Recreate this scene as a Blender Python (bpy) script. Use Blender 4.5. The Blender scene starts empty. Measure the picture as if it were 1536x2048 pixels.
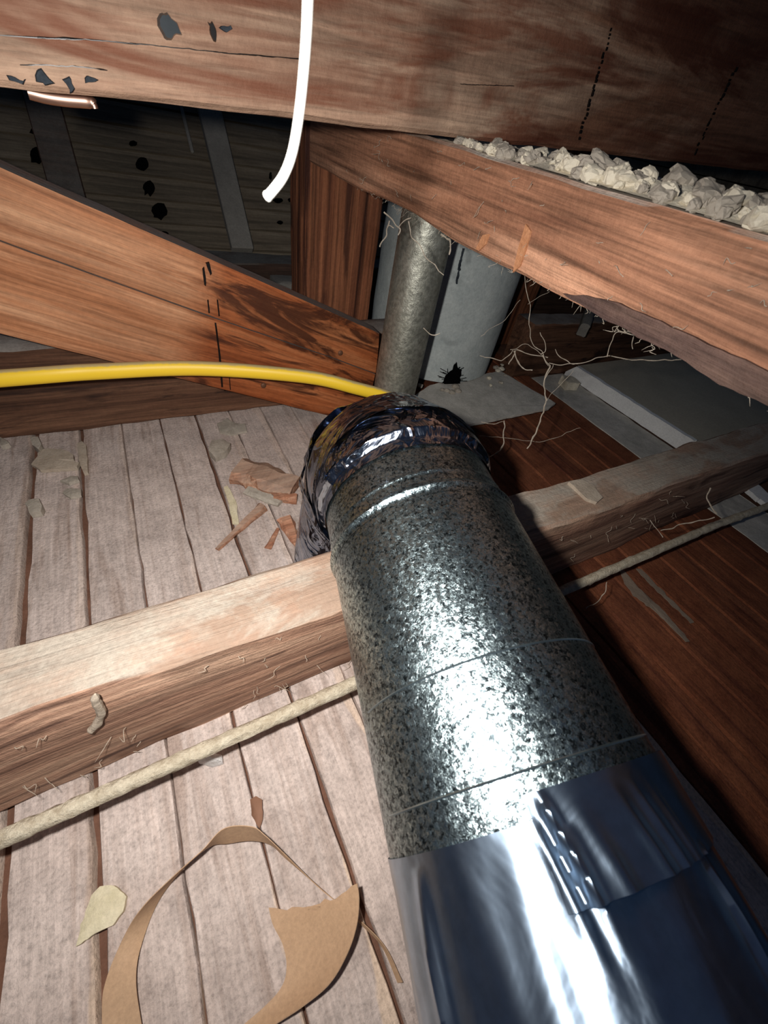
import bpy, bmesh, math, random
from mathutils import Vector, Matrix, noise
random.seed(7)
sc = bpy.context.scene
COL = sc.collection
S = 0.30                      # the camera sat about 30 cm above the lath: all lengths below are in camera heights
PI = math.pi

# ---------------------------------------------------------------- camera
F_PX, W_PX, H_PX = 785.0, 1536.0, 2048.0
def pix(p): return Vector(((p[0]-W_PX/2)/F_PX, -(p[1]-H_PX/2)/F_PX, -1.0))
ay = pix((131, 67)).normalized()                 # vanishing point of the lath
ax = pix((2400, 600)); ax = (ax-ax.dot(ay)*ay).normalized()   # vanishing point of the joists
az = ax.cross(ay)
ROT = Matrix((ax, ay, az))                       # camera axes -> world axes
CAM = Vector((0, 0, 1.0))
cd = bpy.data.cameras.new('camera'); cam = bpy.data.objects.new('camera', cd); COL.objects.link(cam)
cd.sensor_fit = 'VERTICAL'; cd.sensor_height = 36.0; cd.lens = F_PX/H_PX*36.0
cd.clip_start = 0.004; cd.clip_end = 50
cam.matrix_world = Matrix.Translation(CAM*S) @ ROT.to_4x4()
sc.camera = cam
cd.dof.use_dof = True; cd.dof.focus_distance = 0.34; cd.dof.aperture_fstop = 24.0

# ---------------------------------------------------------------- world, flash, exposure
wd = bpy.data.worlds.new('world'); sc.world = wd; wd.use_nodes = True
bg = wd.node_tree.nodes['Background']; bg.inputs[0].default_value = (0.19, 0.36, 0.70, 1); bg.inputs[1].default_value = 0.055
fl = bpy.data.lights.new('phone_flash', 'SPOT'); flash = bpy.data.objects.new('phone_flash', fl); COL.objects.link(flash)
fl.energy = 5.8; fl.color = (1.0, 0.965, 0.93); fl.shadow_soft_size = 0.005
fl.spot_size = math.radians(160); fl.spot_blend = 1.0
fpos = CAM + ROT @ Vector((-0.105, 0.05, 0.0))
faim = (ROT @ pix((650, 1020))).normalized()
flash.matrix_world = Matrix.Translation(fpos*S) @ faim.to_track_quat('-Z', 'Y').to_matrix().to_4x4()
sc.view_settings.view_transform = 'Standard'; sc.view_settings.look = 'None'
sc.view_settings.gamma = 1.0; sc.view_settings.use_curve_mapping = False
sc.view_settings.exposure = 0.0

# ---------------------------------------------------------------- helpers
def ray(p): return (ROT @ pix(p)).normalized()
def onz(p, z): d = ray(p); return CAM+d*((z-CAM.z)/d.z)
def ony(p, y): d = ray(p); return CAM+d*((y-CAM.y)/d.y)
def lin(c):
    return tuple((v/255/12.92 if v/255 <= .04045 else ((v/255+.055)/1.055)**2.4) for v in c)+(1.0,)

def tag(o, label=None, cat=None, group=None, kind=None):
    if label: o['label'] = label
    if cat: o['category'] = cat
    if group: o['group'] = group
    if kind: o['kind'] = kind
    return o

def thing(name, loc, label=None, cat=None, group=None, kind=None):
    o = bpy.data.objects.new(name, None); COL.objects.link(o); o.location = Vector(loc)*S
    o.empty_display_size = .01
    return tag(o, label, cat, group, kind)

def wm(o):
    m = Matrix.Identity(4)
    while o is not None:
        m = o.matrix_parent_inverse @ Matrix.LocRotScale(o.location, o.rotation_euler, o.scale) @ m if o.parent else Matrix.LocRotScale(o.location, o.rotation_euler, o.scale) @ m
        o = o.parent
    return m

def origin_of(o):
    v = Vector((0, 0, 0))
    while o is not None:
        v += o.location; o = o.parent
    return v

def obj(name, bm, mat, parent=None, smooth=True, rot=None, at=None):
    """bm in camera heights. World placed, unless rot/at give the object its own frame."""
    bmesh.ops.recalc_face_normals(bm, faces=bm.faces)
    if at is None:
        xs = [v.co for v in bm.verts]
        mn = Vector((min(v.x for v in xs), min(v.y for v in xs), min(v.z for v in xs)))
        mx = Vector((max(v.x for v in xs), max(v.y for v in xs), max(v.z for v in xs)))
        base = Vector(((mn.x+mx.x)/2, (mn.y+mx.y)/2, mn.z))
        for v in bm.verts: v.co -= base
    else:
        base = Vector(at)
    for v in bm.verts: v.co *= S
    me = bpy.data.meshes.new(name); bm.to_mesh(me); bm.free()
    if isinstance(mat, (list, tuple)):
        for m in mat: me.materials.append(m)
    else: me.materials.append(mat)
    if smooth:
        for p in me.polygons: p.use_smooth = True
        try: me.set_sharp_from_angle(angle=math.radians(38))
        except Exception: pass
    o = bpy.data.objects.new(name, me); COL.objects.link(o)
    if rot is not None: o.rotation_euler = rot
    o.location = base*S
    if parent is not None:
        o.parent = parent; o.matrix_parent_inverse = wm(parent).inverted()
    return o

def beam_bm(L, W, H, seg=24, cs=4, rough=.004, cham=.006, seed=0.0, wane=0.0):
    """Rough-sawn timber along local X, cross section W (y) by H (z), origin at the centre of its bottom."""
    bm = bmesh.new()
    prof = []
    c = cham
    def side(a, b, n): return [(a[0]+(b[0]-a[0])*i/n, a[1]+(b[1]-a[1])*i/n) for i in range(n)]
    pts = [(-W/2+c, 0), (W/2-c, 0), (W/2, c), (W/2, H-c), (W/2-c, H), (-W/2+c, H), (-W/2, H-c), (-W/2, c)]
    for i in range(8):
        prof += side(pts[i], pts[(i+1) % 8], cs if i % 2 == 0 else 1)
    rings = []
    for i in range(seg+1):
        x = -L/2+L*i/seg
        ring = []
        for (y, z) in prof:
            p = Vector((x*2.2+seed, y*7, z*7+seed))
            n1 = noise.noise_vector(p)*rough
            n2 = noise.noise_vector(p*5.1)*rough*.45
            corner = (abs(abs(y)-W/2) < c*1.1 and (z < c*1.1 or z > H-c*1.1))
            k = 1.0+(1.3 if corner else 0)
            yy = y+(n1.y+n2.y)*k; zz = z+(n1.z+n2.z)*k
            if wane and z < c*1.1 and y < 0:
                w = wane*max(0, noise.noise(Vector((x*3+seed, 1, 4)))+.35)
                zz += w; yy += w*.5
            ring.append(bm.verts.new((x, yy, zz)))
        rings.append(ring)
    n = len(prof)
    for i in range(seg):
        for j in range(n):
            bm.faces.new((rings[i][j], rings[i][(j+1) % n], rings[i+1][(j+1) % n], rings[i+1][j]))
    bm.faces.new(rings[0]); bm.faces.new(rings[-1])
    return bm

def tube_bm(pts, r, n=8, cap=True, flat=1.0, bm=None, rough=0.0):
    bm = bm or bmesh.new()
    pts = [Vector(p) for p in pts]
    rs = r if isinstance(r, (list, tuple)) else [r]*len(pts)
    rings = []; up = None
    for i, p in enumerate(pts):
        t = (pts[min(i+1, len(pts)-1)]-pts[max(i-1, 0)]).normalized()
        if up is None:
            up = Vector((0, 0, 1)) if abs(t.z) < .9 else Vector((0, 1, 0))
        s = t.cross(up).normalized(); up = s.cross(t).normalized()
        ring = []
        for k in range(n):
            a = 2*PI*k/n
            q = 1.0+(rough*noise.noise(p*60+Vector((math.cos(a), math.sin(a), 0))*2) if rough else 0)
            ring.append(bm.verts.new(p+(s*math.cos(a)*flat+up*math.sin(a))*rs[i]*q))
        rings.append(ring)
    for i in range(len(pts)-1):
        for k in range(n):
            bm.faces.new((rings[i][k], rings[i][(k+1) % n], rings[i+1][(k+1) % n], rings[i+1][k]))
    if cap:
        bm.faces.new(rings[0]); bm.faces.new(rings[-1])
    return bm

def spline(pts, n=12):
    P = [Vector(p) for p in pts]; P = [P[0]*2-P[1]]+P+[P[-1]*2-P[-2]]
    out = []
    for i in range(1, len(P)-2):
        for k in range(n):
            t = k/n
            a, b, c, d = P[i-1], P[i], P[i+1], P[i+2]
            out.append(.5*((2*b)+(c-a)*t+(2*a-5*b+4*c-d)*t*t+(3*b-a-3*c+d)*t**3))
    out.append(P[-2]); return out

def slab_bm(outline, z0, z1, rough=0.0, seed=0):
    """A plate with the given xy outline between two heights; z may be functions of (x, y)."""
    bm = bmesh.new()
    f0 = z0 if callable(z0) else (lambda x, y: z0)
    f1 = z1 if callable(z1) else (lambda x, y: z1)
    a = [bm.verts.new((x, y, f0(x, y))) for x, y in outline]
    b = [bm.verts.new((x, y, f1(x, y)+rough*noise.noise(Vector((x*20+seed, y*20, 1))))) for x, y in outline]
    bm.faces.new(a); bm.faces.new(b)
    n = len(a)
    for i in range(n): bm.faces.new((a[i], a[(i+1) % n], b[(i+1) % n], b[i]))
    return bm

def ragged(outline, step=.01, amp=.003, seed=0, freq=40):
    out = []
    n = len(outline)
    for i in range(n):
        a = Vector(outline[i]+(0,)); b = Vector(outline[(i+1) % n]+(0,))
        k = max(1, int((b-a).length/step))
        for j in range(k):
            p = a.lerp(b, j/k)
            v = noise.noise_vector(Vector((p.x*freq+seed*1.7+.31, p.y*freq+.17, seed*2.3+.5)))
            out.append((p.x+v.x*amp, p.y+v.y*amp))
    return out

# ---------------------------------------------------------------- materials
class NT:
    def __init__(self, name):
        self.m = bpy.data.materials.new(name); self.m.use_nodes = True
        self.t = self.m.node_tree; self.N = self.t.nodes; self.L = self.t.links
        self.b = self.N['Principled BSDF']
        tc = self.N.new('ShaderNodeTexCoord')
        mp = self.N.new('ShaderNodeMapping'); mp.inputs['Scale'].default_value = (1/S,)*3
        self.L.new(tc.outputs['Object'], mp.inputs['Vector']); self.co = mp.outputs[0]
        self.uv = tc.outputs['UV']
    def link(self, a, b): self.L.new(a, b)
    def map(self, scale, src=None, loc=(0, 0, 0), rot=(0, 0, 0)):
        m = self.N.new('ShaderNodeMapping'); m.inputs['Scale'].default_value = scale
        m.inputs['Location'].default_value = loc; m.inputs['Rotation'].default_value = rot
        self.link(src or self.co, m.inputs['Vector']); return m.outputs[0]
    def noise(self, vec, scale=1, detail=5, rough=.6, dist=0.0, color=False):
        n = self.N.new('ShaderNodeTexNoise'); n.inputs['Scale'].default_value = scale
        n.inputs['Detail'].default_value = detail; n.inputs['Roughness'].default_value = rough
        n.inputs['Distortion'].default_value = dist
        self.link(vec, n.inputs['Vector']); return n.outputs['Color' if color else 'Fac']
    def ramp(self, fac, stops):
        r = self.N.new('ShaderNodeValToRGB'); e = r.color_ramp.elements
        while len(e) < len(stops): e.new(.5)
        for i, (p, c) in enumerate(stops):
            e[i].position = p
            e[i].color = c if isinstance(c, tuple) else (c, c, c, 1)
        self.link(fac, r.inputs['Fac']); return r.outputs['Color']
    def mix(self, fac, a, b, mode='MIX'):
        m = self.N.new('ShaderNodeMix'); m.data_type = 'RGBA'; m.blend_type = mode
        for v, i in ((fac, 0), (a, 6), (b, 7)):
            if hasattr(v, 'is_output'): self.link(v, m.inputs[i])
            elif i == 0: m.inputs[0].default_value = v
            else: m.inputs[i].default_value = v
        return m.outputs[2]
    def math(self, op, a, b=0.0, clamp=False):
        m = self.N.new('ShaderNodeMath'); m.operation = op; m.use_clamp = clamp
        for v, i in ((a, 0), (b, 1)):
            if hasattr(v, 'is_output'): self.link(v, m.inputs[i])
            else: m.inputs[i].default_value = v
        return m.outputs[0]
    def sep(self, vec):
        s = self.N.new('ShaderNodeSeparateXYZ'); self.link(vec, s.inputs[0]); return s.outputs
    def up(self):
        g = self.N.new('ShaderNodeNewGeometry'); return self.sep(g.outputs['Normal'])[2]
    def wpos(self):
        g = self.N.new('ShaderNodeNewGeometry')
        m = self.N.new('ShaderNodeMapping'); m.inputs['Scale'].default_value = (1/S,)*3
        self.link(g.outputs['Position'], m.inputs['Vector']); return m.outputs[0]
    def rnd(self):
        return self.N.new('ShaderNodeObjectInfo').outputs['Random']
    def bump(self, h, strength=.5, dist=.01, normal=None):
        b = self.N.new('ShaderNodeBump'); b.inputs['Strength'].default_value = strength
        b.inputs['Distance'].default_value = dist*S
        self.link(h, b.inputs['Height'])
        if normal is not None: self.link(normal, b.inputs['Normal'])
        self.link(b.outputs[0], self.b.inputs['Normal']); return b.outputs[0]
    def done(self, color, rough=.7, metal=0.0, spec=.3):
        for v, k in ((color, 'Base Color'), (rough, 'Roughness'), (metal, 'Metallic'), (spec, 'Specular IOR Level')):
            if hasattr(v, 'is_output'): self.link(v, self.b.inputs[k])
            else: self.b.inputs[k].default_value = v
        return self.m

def wood(name, dark, mid, light, along=.9, across=16, lines=60, line_amt=.35, dust=None, dust_amt=.0, dust_lo=.55,
         stain=None, stain_amt=.0, stain_scale=(1.2, 4, 4), stain_t=.56, bump=.35, rough=.75, seed=0.0, axis=0, spec=.25, wav=.02, dusty_stain=None, burnt=False, darkened=False):
    """Timber whose grain runs along the given local axis. dust lies on faces that look up."""
    t = NT(name)
    def sc3(a, c): v = [c, c, c]; v[axis] = a; return tuple(v)
    warp = t.noise(t.map(sc3(1.3, 3.0), loc=(seed, seed*.7, 0)), 1, 3, .5, 0, True)
    wv = t.N.new('ShaderNodeVectorMath'); wv.operation = 'MULTIPLY_ADD'
    wv.inputs[1].default_value = (wav*2,)*3
    t.link(warp, wv.inputs[0]); t.link(t.co, wv.inputs[2]); co = wv.outputs[0]
    g = t.noise(t.map(sc3(along, across), co, (seed*3, seed, seed*2)), 1, 6, .62, .6)
    c = t.ramp(g, [(.30, lin(dark)), (.47, lin(mid)), (.66, lin(light))])
    ln = t.noise(t.map(sc3(along*1.4, lines), co, (seed, seed*5, 0)), 1, 3, .7, .2)
    lr = t.ramp(ln, [(.36, 1-line_amt), (.55, 1.0)])
    c = t.mix(1.0, c, lr, 'MULTIPLY')
    fb = t.noise(t.map(sc3(5.5, 150), co, (seed*4, seed*2, 1)), 1, 4, .7, .3)     # short fibres
    c = t.mix(.8, c, t.ramp(fb, [(.34, .66), (.5, 1.0), (.68, 1.22)]), 'MULTIPLY')
    bl = t.noise(t.map(sc3(1.6, 3.5), t.co, (seed*7, 3, seed)), 1, 4, .6)        # slow change of tone
    c = t.mix(.7, c, t.ramp(bl, [(.32, .70), (.66, 1.18)]), 'MULTIPLY')
    fine = t.noise(t.co, 70, 4, .7)
    c = t.mix(.5, c, t.ramp(fine, [(.3, .72), (.7, 1.1)]), 'MULTIPLY')
    if stain:
        s = t.noise(t.map(stain_scale, co, (seed*2+4, seed+1, 3)), 1, 5, .65, .8)
        c = t.mix(t.math('MULTIPLY', t.ramp(s, [(stain_t, 0.0), (stain_t+.09, 1.0)]), stain_amt), c, lin(stain))
    if darkened:     # colour multiplied darker towards the right-hand end, with an uneven edge
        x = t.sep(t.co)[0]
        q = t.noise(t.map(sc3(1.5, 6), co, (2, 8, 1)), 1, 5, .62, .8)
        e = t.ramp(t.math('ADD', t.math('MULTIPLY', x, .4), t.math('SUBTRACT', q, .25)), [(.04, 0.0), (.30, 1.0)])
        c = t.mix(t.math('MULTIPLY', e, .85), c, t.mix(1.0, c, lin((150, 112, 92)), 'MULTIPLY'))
    if burnt:      # darker, resin-soaked end beyond the saw cut
        x = t.sep(t.co)[0]
        e = t.ramp(t.math('MULTIPLY', x, .5), [(.20, 0.0), (.25, 1.0)])
        c = t.mix(t.math('MULTIPLY', e, .75), c, t.mix(1.0, c, lin((214, 160, 108)), 'MULTIPLY'))
        q = t.noise(t.map(sc3(2.6, 12), co, (1, 4, 2)), 1, 5, .62, 1.2)
        c = t.mix(t.math('MULTIPLY', e, t.ramp(q, [(.50, 0.0), (.60, .85)])), c, lin((54, 26, 16)))
    if dust:
        d1 = t.noise(t.co, 9, 6, .7); d2 = t.noise(t.co, 110, 3, .7)
        um = t.ramp(t.up(), [(dust_lo, 0.0), (dust_lo+.3, 1.0)])
        k = t.math('MULTIPLY', um, t.ramp(d1, [(.30, .45), (.58, 1.0)]))
        dc = t.mix(t.ramp(d2, [(.3, 0.0), (.7, 1.0)]), tuple(v*.72 for v in lin(dust)[:3])+(1,), lin(dust))
        if dusty_stain:
            q = t.noise(t.map(sc3(3.2, 7), t.co, (seed, 9, 2)), 1, 5, .62, .7)
            dc = t.mix(t.ramp(q, [(.50, 0.0), (.60, .75)]), dc, lin(dusty_stain))
        c = t.mix(t.math('MULTIPLY', k, dust_amt), c, dc)
    h = t.math('ADD', t.math('ADD', t.math('MULTIPLY', ln, .6), t.math('MULTIPLY', fb, .5)), t.math('MULTIPLY', fine, .5))
    t.bump(h, bump, .006)
    return t.done(c, rough, 0, spec)

def dusty(name, a, b, scale=14, fine=120, rough=.95, bump=.5, grain=None):
    t = NT(name)
    n1 = t.noise(t.map(grain) if grain else t.co, scale if not grain else 1, 6, .68); n2 = t.noise(t.co, fine, 4, .75)
    c = t.mix(t.ramp(n1, [(.32, 0.0), (.66, 1.0)]), lin(a), lin(b))
    c = t.mix(.55, c, t.ramp(n2, [(.3, .68), (.7, 1.12)]), 'MULTIPLY')
    t.bump(t.math('ADD', n1, t.math('MULTIPLY', n2, .5)), bump, .008)
    return t.done(c, rough, 0, .1)

def lath_mat(name, dust_a, dust_b, bare, bare_amt, dark):
    """Lath: dusty face, bare wood along one edge, water marks along the grain."""
    t = NT(name)
    r = t.rnd()
    off = t.N.new('ShaderNodeCombineXYZ')
    t.link(t.math('MULTIPLY', r, 37.0), off.inputs[0]); t.link(t.math('MULTIPLY', r, 91.0), off.inputs[1])
    va = t.N.new('ShaderNodeVectorMath'); va.operation = 'ADD'
    t.link(t.co, va.inputs[0]); t.link(off.outputs[0], va.inputs[1]); co = va.outputs[0]
    g = t.noise(t.map((26, 1.3, 8), co), 1, 5, .62, .5)
    d = t.noise(co, 7, 6, .7); f = t.noise(co, 130, 4, .75)
    c = t.mix(t.ramp(d, [(.34, 0.0), (.62, 1.0)]), lin(dust_a), lin(dust_b))
    c = t.mix(t.ramp(g, [(.52, 0.0), (.68, .5)]), c, lin(dark))
    # bare strip along the +x edge of each lath
    x = t.sep(t.co)[0]
    e = t.math('ADD', x, t.math('MULTIPLY', t.math('SUBTRACT', t.noise(t.map((9, 2.2, 9), co), 1, 4, .6), .5), .09))
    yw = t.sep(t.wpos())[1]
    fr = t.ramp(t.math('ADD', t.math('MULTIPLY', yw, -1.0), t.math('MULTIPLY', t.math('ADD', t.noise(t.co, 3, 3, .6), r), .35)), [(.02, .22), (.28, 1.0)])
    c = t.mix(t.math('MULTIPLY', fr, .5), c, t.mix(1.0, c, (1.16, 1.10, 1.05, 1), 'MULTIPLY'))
    bw = t.math('SUBTRACT', .064, t.math('MULTIPLY', r, .040))
    m = t.N.new('ShaderNodeMapRange'); m.interpolation_type = 'SMOOTHSTEP'
    t.link(t.math('SUBTRACT', e, bw), m.inputs[0]); m.inputs[1].default_value = 0.0; m.inputs[2].default_value = .006
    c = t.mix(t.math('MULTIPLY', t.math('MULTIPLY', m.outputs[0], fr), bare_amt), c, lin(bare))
    s = t.noise(t.map((14, 1.1, 8), co, (5, 2, 1)), 1, 5, .6, 1.0)
    c = t.mix(t.ramp(s, [(.55, 0.0), (.66, .6)]), c, lin(dark))
    md = t.noise(co, 32, 5, .72)
    c = t.mix(.8, c, t.ramp(md, [(.30, .74), (.5, 1.0), (.72, 1.12)]), 'MULTIPLY')
    fg = t.noise(t.map((130, 7, 8), co), 1, 4, .7, .4)
    c = t.mix(.7, c, t.ramp(fg, [(.34, .76), (.6, 1.06)]), 'MULTIPLY')
    c = t.mix(.85, c, t.ramp(f, [(.3, .62), (.52, 1.0), (.75, 1.16)]), 'MULTIPLY')
    t.bump(t.math('ADD', t.math('ADD', t.math('MULTIPLY', g, .6), t.math('MULTIPLY', fg, .4)), f), .55, .007)
    return t.done(c, .9, 0, .12)

M = {}
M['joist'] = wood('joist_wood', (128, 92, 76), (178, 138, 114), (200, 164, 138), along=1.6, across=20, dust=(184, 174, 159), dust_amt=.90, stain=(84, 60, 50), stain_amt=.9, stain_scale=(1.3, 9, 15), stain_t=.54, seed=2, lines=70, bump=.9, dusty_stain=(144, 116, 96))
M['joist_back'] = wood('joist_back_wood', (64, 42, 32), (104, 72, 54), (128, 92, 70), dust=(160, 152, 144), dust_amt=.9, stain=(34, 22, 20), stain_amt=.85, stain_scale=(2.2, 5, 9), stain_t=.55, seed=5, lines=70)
M['brace'] = wood('brace_wood', (150, 92, 56), (192, 130, 90), (220, 166, 126), along=.9, across=16, lines=70, line_amt=.25, dust=(150, 142, 136), dust_amt=.95, stain=(112, 62, 36), stain_amt=.5, stain_scale=(1.6, 6, 9), stain_t=.6, seed=11, bump=.3, rough=.6, burnt=True)
M['post'] = wood('post_wood', (84, 46, 32), (146, 90, 62), (170, 110, 76), along=.4, across=30, lines=58, line_amt=.55, stain=(48, 24, 20), stain_amt=.8, stain_scale=(7, 7, .9), stain_t=.54, seed=8, axis=2, bump=.8, wav=.004)
M['rafter'] = wood('rafter_wood', (104, 76, 60), (160, 128, 106), (202, 172, 146), along=.8, across=8, lines=40, line_amt=.30, stain=(110, 62, 42), stain_amt=.8, stain_scale=(1.1, 8, 8), stain_t=.51, seed=21, bump=.8, wav=.012, darkened=True)
M['sheathing'] = wood('sheathing_wood', (84, 76, 64), (116, 104, 88), (134, 122, 104), along=.6, across=12, lines=40, line_amt=.2, seed=15, stain=(60, 52, 44), stain_amt=.5)
M['strip'] = dusty('grey_strip', (120, 116, 110), (142, 138, 130), 8)
M['plate_wood'] = wood('plate_wood', (50, 36, 30), (74, 54, 44), (90, 70, 58), dust=(130, 128, 122), dust_amt=.9, seed=31)
M['lath'] = lath_mat('dusty_lath', (186, 171, 163), (214, 198, 189), (236, 208, 182), .85, (154, 131, 117))
M['lath_clean'] = lath_mat('bare_lath', (112, 64, 45), (140, 86, 60), (120, 88, 72), .15, (62, 32, 32))
M['plaster_bed'] = dusty('plaster_bed', (92, 66, 54), (124, 90, 74), 10)
M['plaster_pale'] = dusty('pale_plaster', (124, 108, 94), (146, 130, 114), 10)
M['chunk'] = dusty('plaster_chunk', (204, 194, 174), (238, 228, 206), 26)
M['chunk_grey'] = dusty('grey_plaster_chunk', (156, 147, 134), (186, 176, 162), 26)
M['chunk_dark'] = dusty('tar_chunk', (34, 38, 44), (70, 76, 82), 16)
M['flake'] = dusty('cream_flake', (206, 194, 160), (226, 214, 184), 20)
M['flake_dull'] = dusty('dull_flake', (170, 154, 136), (190, 176, 158), 20)
M['slab'] = dusty('dusty_slab', (178, 174, 164), (212, 206, 196), 12)
M['panel'] = dusty('dusty_panel', (190, 180, 160), (204, 194, 172), 5, 90, bump=.2)
M['white'] = dusty('white_trim', (238, 238, 236), (248, 248, 246), 14, bump=.2)
M['cement'] = dusty('cement_pipe', (178, 186, 184), (200, 206, 202), 18, 90, .85, .35)
M['cord'] = dusty('cloth_cord', (176, 160, 136), (222, 210, 186), 60, 220, .95, .9)
M['wire'] = dusty('white_wire', (196, 192, 184), (208, 204, 198), 20, bump=.05, rough=.5)
M['paper'] = dusty('kraft_paper', (184, 150, 118), (194, 160, 128), 6, 160, .6, .12)
M['chip'] = wood('wood_chip', (120, 76, 54), (168, 122, 96), (196, 156, 130), seed=41, along=3, across=30, dust=(176, 158, 142), dust_amt=.55)
M['chip_red'] = wood('split_wood', (134, 88, 68), (180, 126, 98), (204, 156, 128), seed=44, along=3, across=40)
M['web'] = dusty('cobweb_dust', (150, 138, 122), (186, 174, 158), 40)
M['fluff'] = dusty('fluff', (210, 206, 200), (236, 234, 232), 40)
def plain(name, c, rough=.6, metal=0.0, spec=.4):
    t = NT(name); n = t.noise(t.co, 30, 4, .6)
    return t.done(t.mix(t.ramp(n, [(.3, 0.0), (.7, 1.0)]), tuple(v*.75 for v in lin(c)[:3])+(1,), lin(c)), rough, metal, spec)
M['tar'] = plain('black_tar', (14, 11, 10), .35)
M['soot'] = plain('soot', (6, 6, 6), .95, spec=.05)
M['nail'] = plain('nail_head', (120, 84, 62), .6, .4)
M['copper'] = plain('copper', (196, 160, 142), .42, 1.0)
M['blue_tar'] = plain('glossy_tar', (52, 58, 62), .25)

def yellow_mat():
    t = NT('yellow_cable')
    n = t.noise(t.co, 30, 5, .7)
    up = t.ramp(t.math('ADD', t.up(), t.math('MULTIPLY', t.math('SUBTRACT', n, .5), .35)), [(.72, 0.0), (.9, 1.0)])
    c = t.mix(t.math('MULTIPLY', up, .85), lin((248, 206, 50)), lin((176, 160, 124)))
    return t.done(c, .45, 0, .4)
M['yellow'] = yellow_mat()

def steel_old():
    t = NT('galvanised_pipe')
    n1 = t.noise(t.co, 9, 6, .7); n2 = t.noise(t.co, 60, 5, .7)
    c = t.mix(t.ramp(n1, [(.3, 0.0), (.7, 1.0)]), lin((150, 150, 136)), lin((200, 200, 186)))
    c = t.mix(.7, c, t.ramp(n2, [(.34, .38), (.62, 1.15)]), 'MULTIPLY')
    t.bump(n2, .4, .006)
    return t.done(c, t.ramp(n1, [(.3, .55), (.7, .38)]), .75, .4)
M['pipe'] = steel_old()

def galv():
    """Zinc spangle: small crystals that each tilt the surface a little."""
    t = NT('galvanised_sheet')
    w = t.noise(t.co, 260, 2, .6, 0, True)
    wv = t.N.new('ShaderNodeVectorMath'); wv.operation = 'MULTIPLY_ADD'
    wv.inputs[1].default_value = (.009,)*3; t.link(w, wv.inputs[0]); t.link(t.co, wv.inputs[2])
    v = t.N.new('ShaderNodeTexVoronoi'); v.inputs['Scale'].default_value = 260; v.inputs['Randomness'].default_value = 1.0
    t.link(wv.outputs[0], v.inputs['Vector'])
    # each crystal leans its own way
    g = t.N.new('ShaderNodeNewGeometry')
    sub = t.N.new('ShaderNodeVectorMath'); sub.operation = 'SUBTRACT'; sub.inputs[1].default_value = (.5,)*3
    t.link(v.outputs['Color'], sub.inputs[0])
    ma = t.N.new('ShaderNodeVectorMath'); ma.operation = 'MULTIPLY_ADD'; ma.inputs[1].default_value = (.24,)*3
    t.link(sub.outputs[0], ma.inputs[0]); t.link(g.outputs['Normal'], ma.inputs[2])
    nz = t.N.new('ShaderNodeVectorMath'); nz.operation = 'NORMALIZE'; t.link(ma.outputs[0], nz.inputs[0])
    n2 = t.noise(wv.outputs[0], 190, 2, .7, .8)
    c = t.mix(t.ramp(n2, [(.40, 0.0), (.56, 1.0)]), lin((48, 55, 58)), lin((176, 194, 197)))
    b = t.N.new('ShaderNodeBump'); b.inputs['Strength'].default_value = .25; b.inputs['Distance'].default_value = .004*S
    t.link(n2, b.inputs['Height']); t.link(nz.outputs[0], b.inputs['Normal'])
    t.link(b.outputs[0], t.b.inputs['Normal'])
    return t.done(c, t.ramp(n2, [(.4, .36), (.6, .25)]), 1.0, .5)
M['galv'] = galv()

def foil(name, tint, rough, crinkle, scale, brushed=False, veins=0.0):
    t = NT(name)
    if brushed:      # rolling lines run round the duct, so highlights stretch along it
        tg = t.N.new('ShaderNodeTangent'); tg.direction_type = 'UV_MAP'
        t.link(tg.outputs[0], t.b.inputs['Tangent'])
        t.b.inputs['Anisotropic'].default_value = .92; t.b.inputs['Anisotropic Rotation'].default_value = .25
    n = t.noise(t.co, scale, 4, .55, 1.6)
    n0 = t.noise(t.co, 60, 4, .6)
    v = t.N.new('ShaderNodeTexVoronoi'); v.feature = 'DISTANCE_TO_EDGE'; v.inputs['Scale'].default_value = scale*.8
    t.link(t.map((1, 1, 1)), v.inputs['Vector'])
    e = t.ramp(v.outputs['Distance'], [(0.0, 1.0), (.12, 0.0)])
    if veins:
        w = t.noise(t.co, scale*.55, 2, .5, 2.2)
        rd = t.math('ABSOLUTE', t.math('SUBTRACT', w, .5))
        rd = t.ramp(rd, [(0.0, 1.0), (.045, .25), (.2, 0.0)])
        n = t.math('ADD', n, t.math('MULTIPLY', rd, veins))
    t.bump(t.math('ADD', n, t.math('MULTIPLY', e, .12)), crinkle, .03)
    c = t.mix(t.ramp(n0, [(.3, 0.0), (.7, 1.0)]), tuple(x*.8 for x in lin(tint)[:3])+(1,), lin(tint))
    return t.done(c, rough, 1.0, .5)
M['foil'] = foil('foil_tape', (196, 218, 240), .46, .09, 5, brushed=True)
M['foil_crinkle'] = foil('crinkled_foil', (150, 162, 182), .17, .6, 9, veins=.8)
M['foil_band'] = foil('smooth_foil_band', (160, 170, 188), .18, .4, 8, veins=.5)
M['ring'] = plain('bare_zinc', (176, 196, 204), .35, 1.0)

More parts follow.
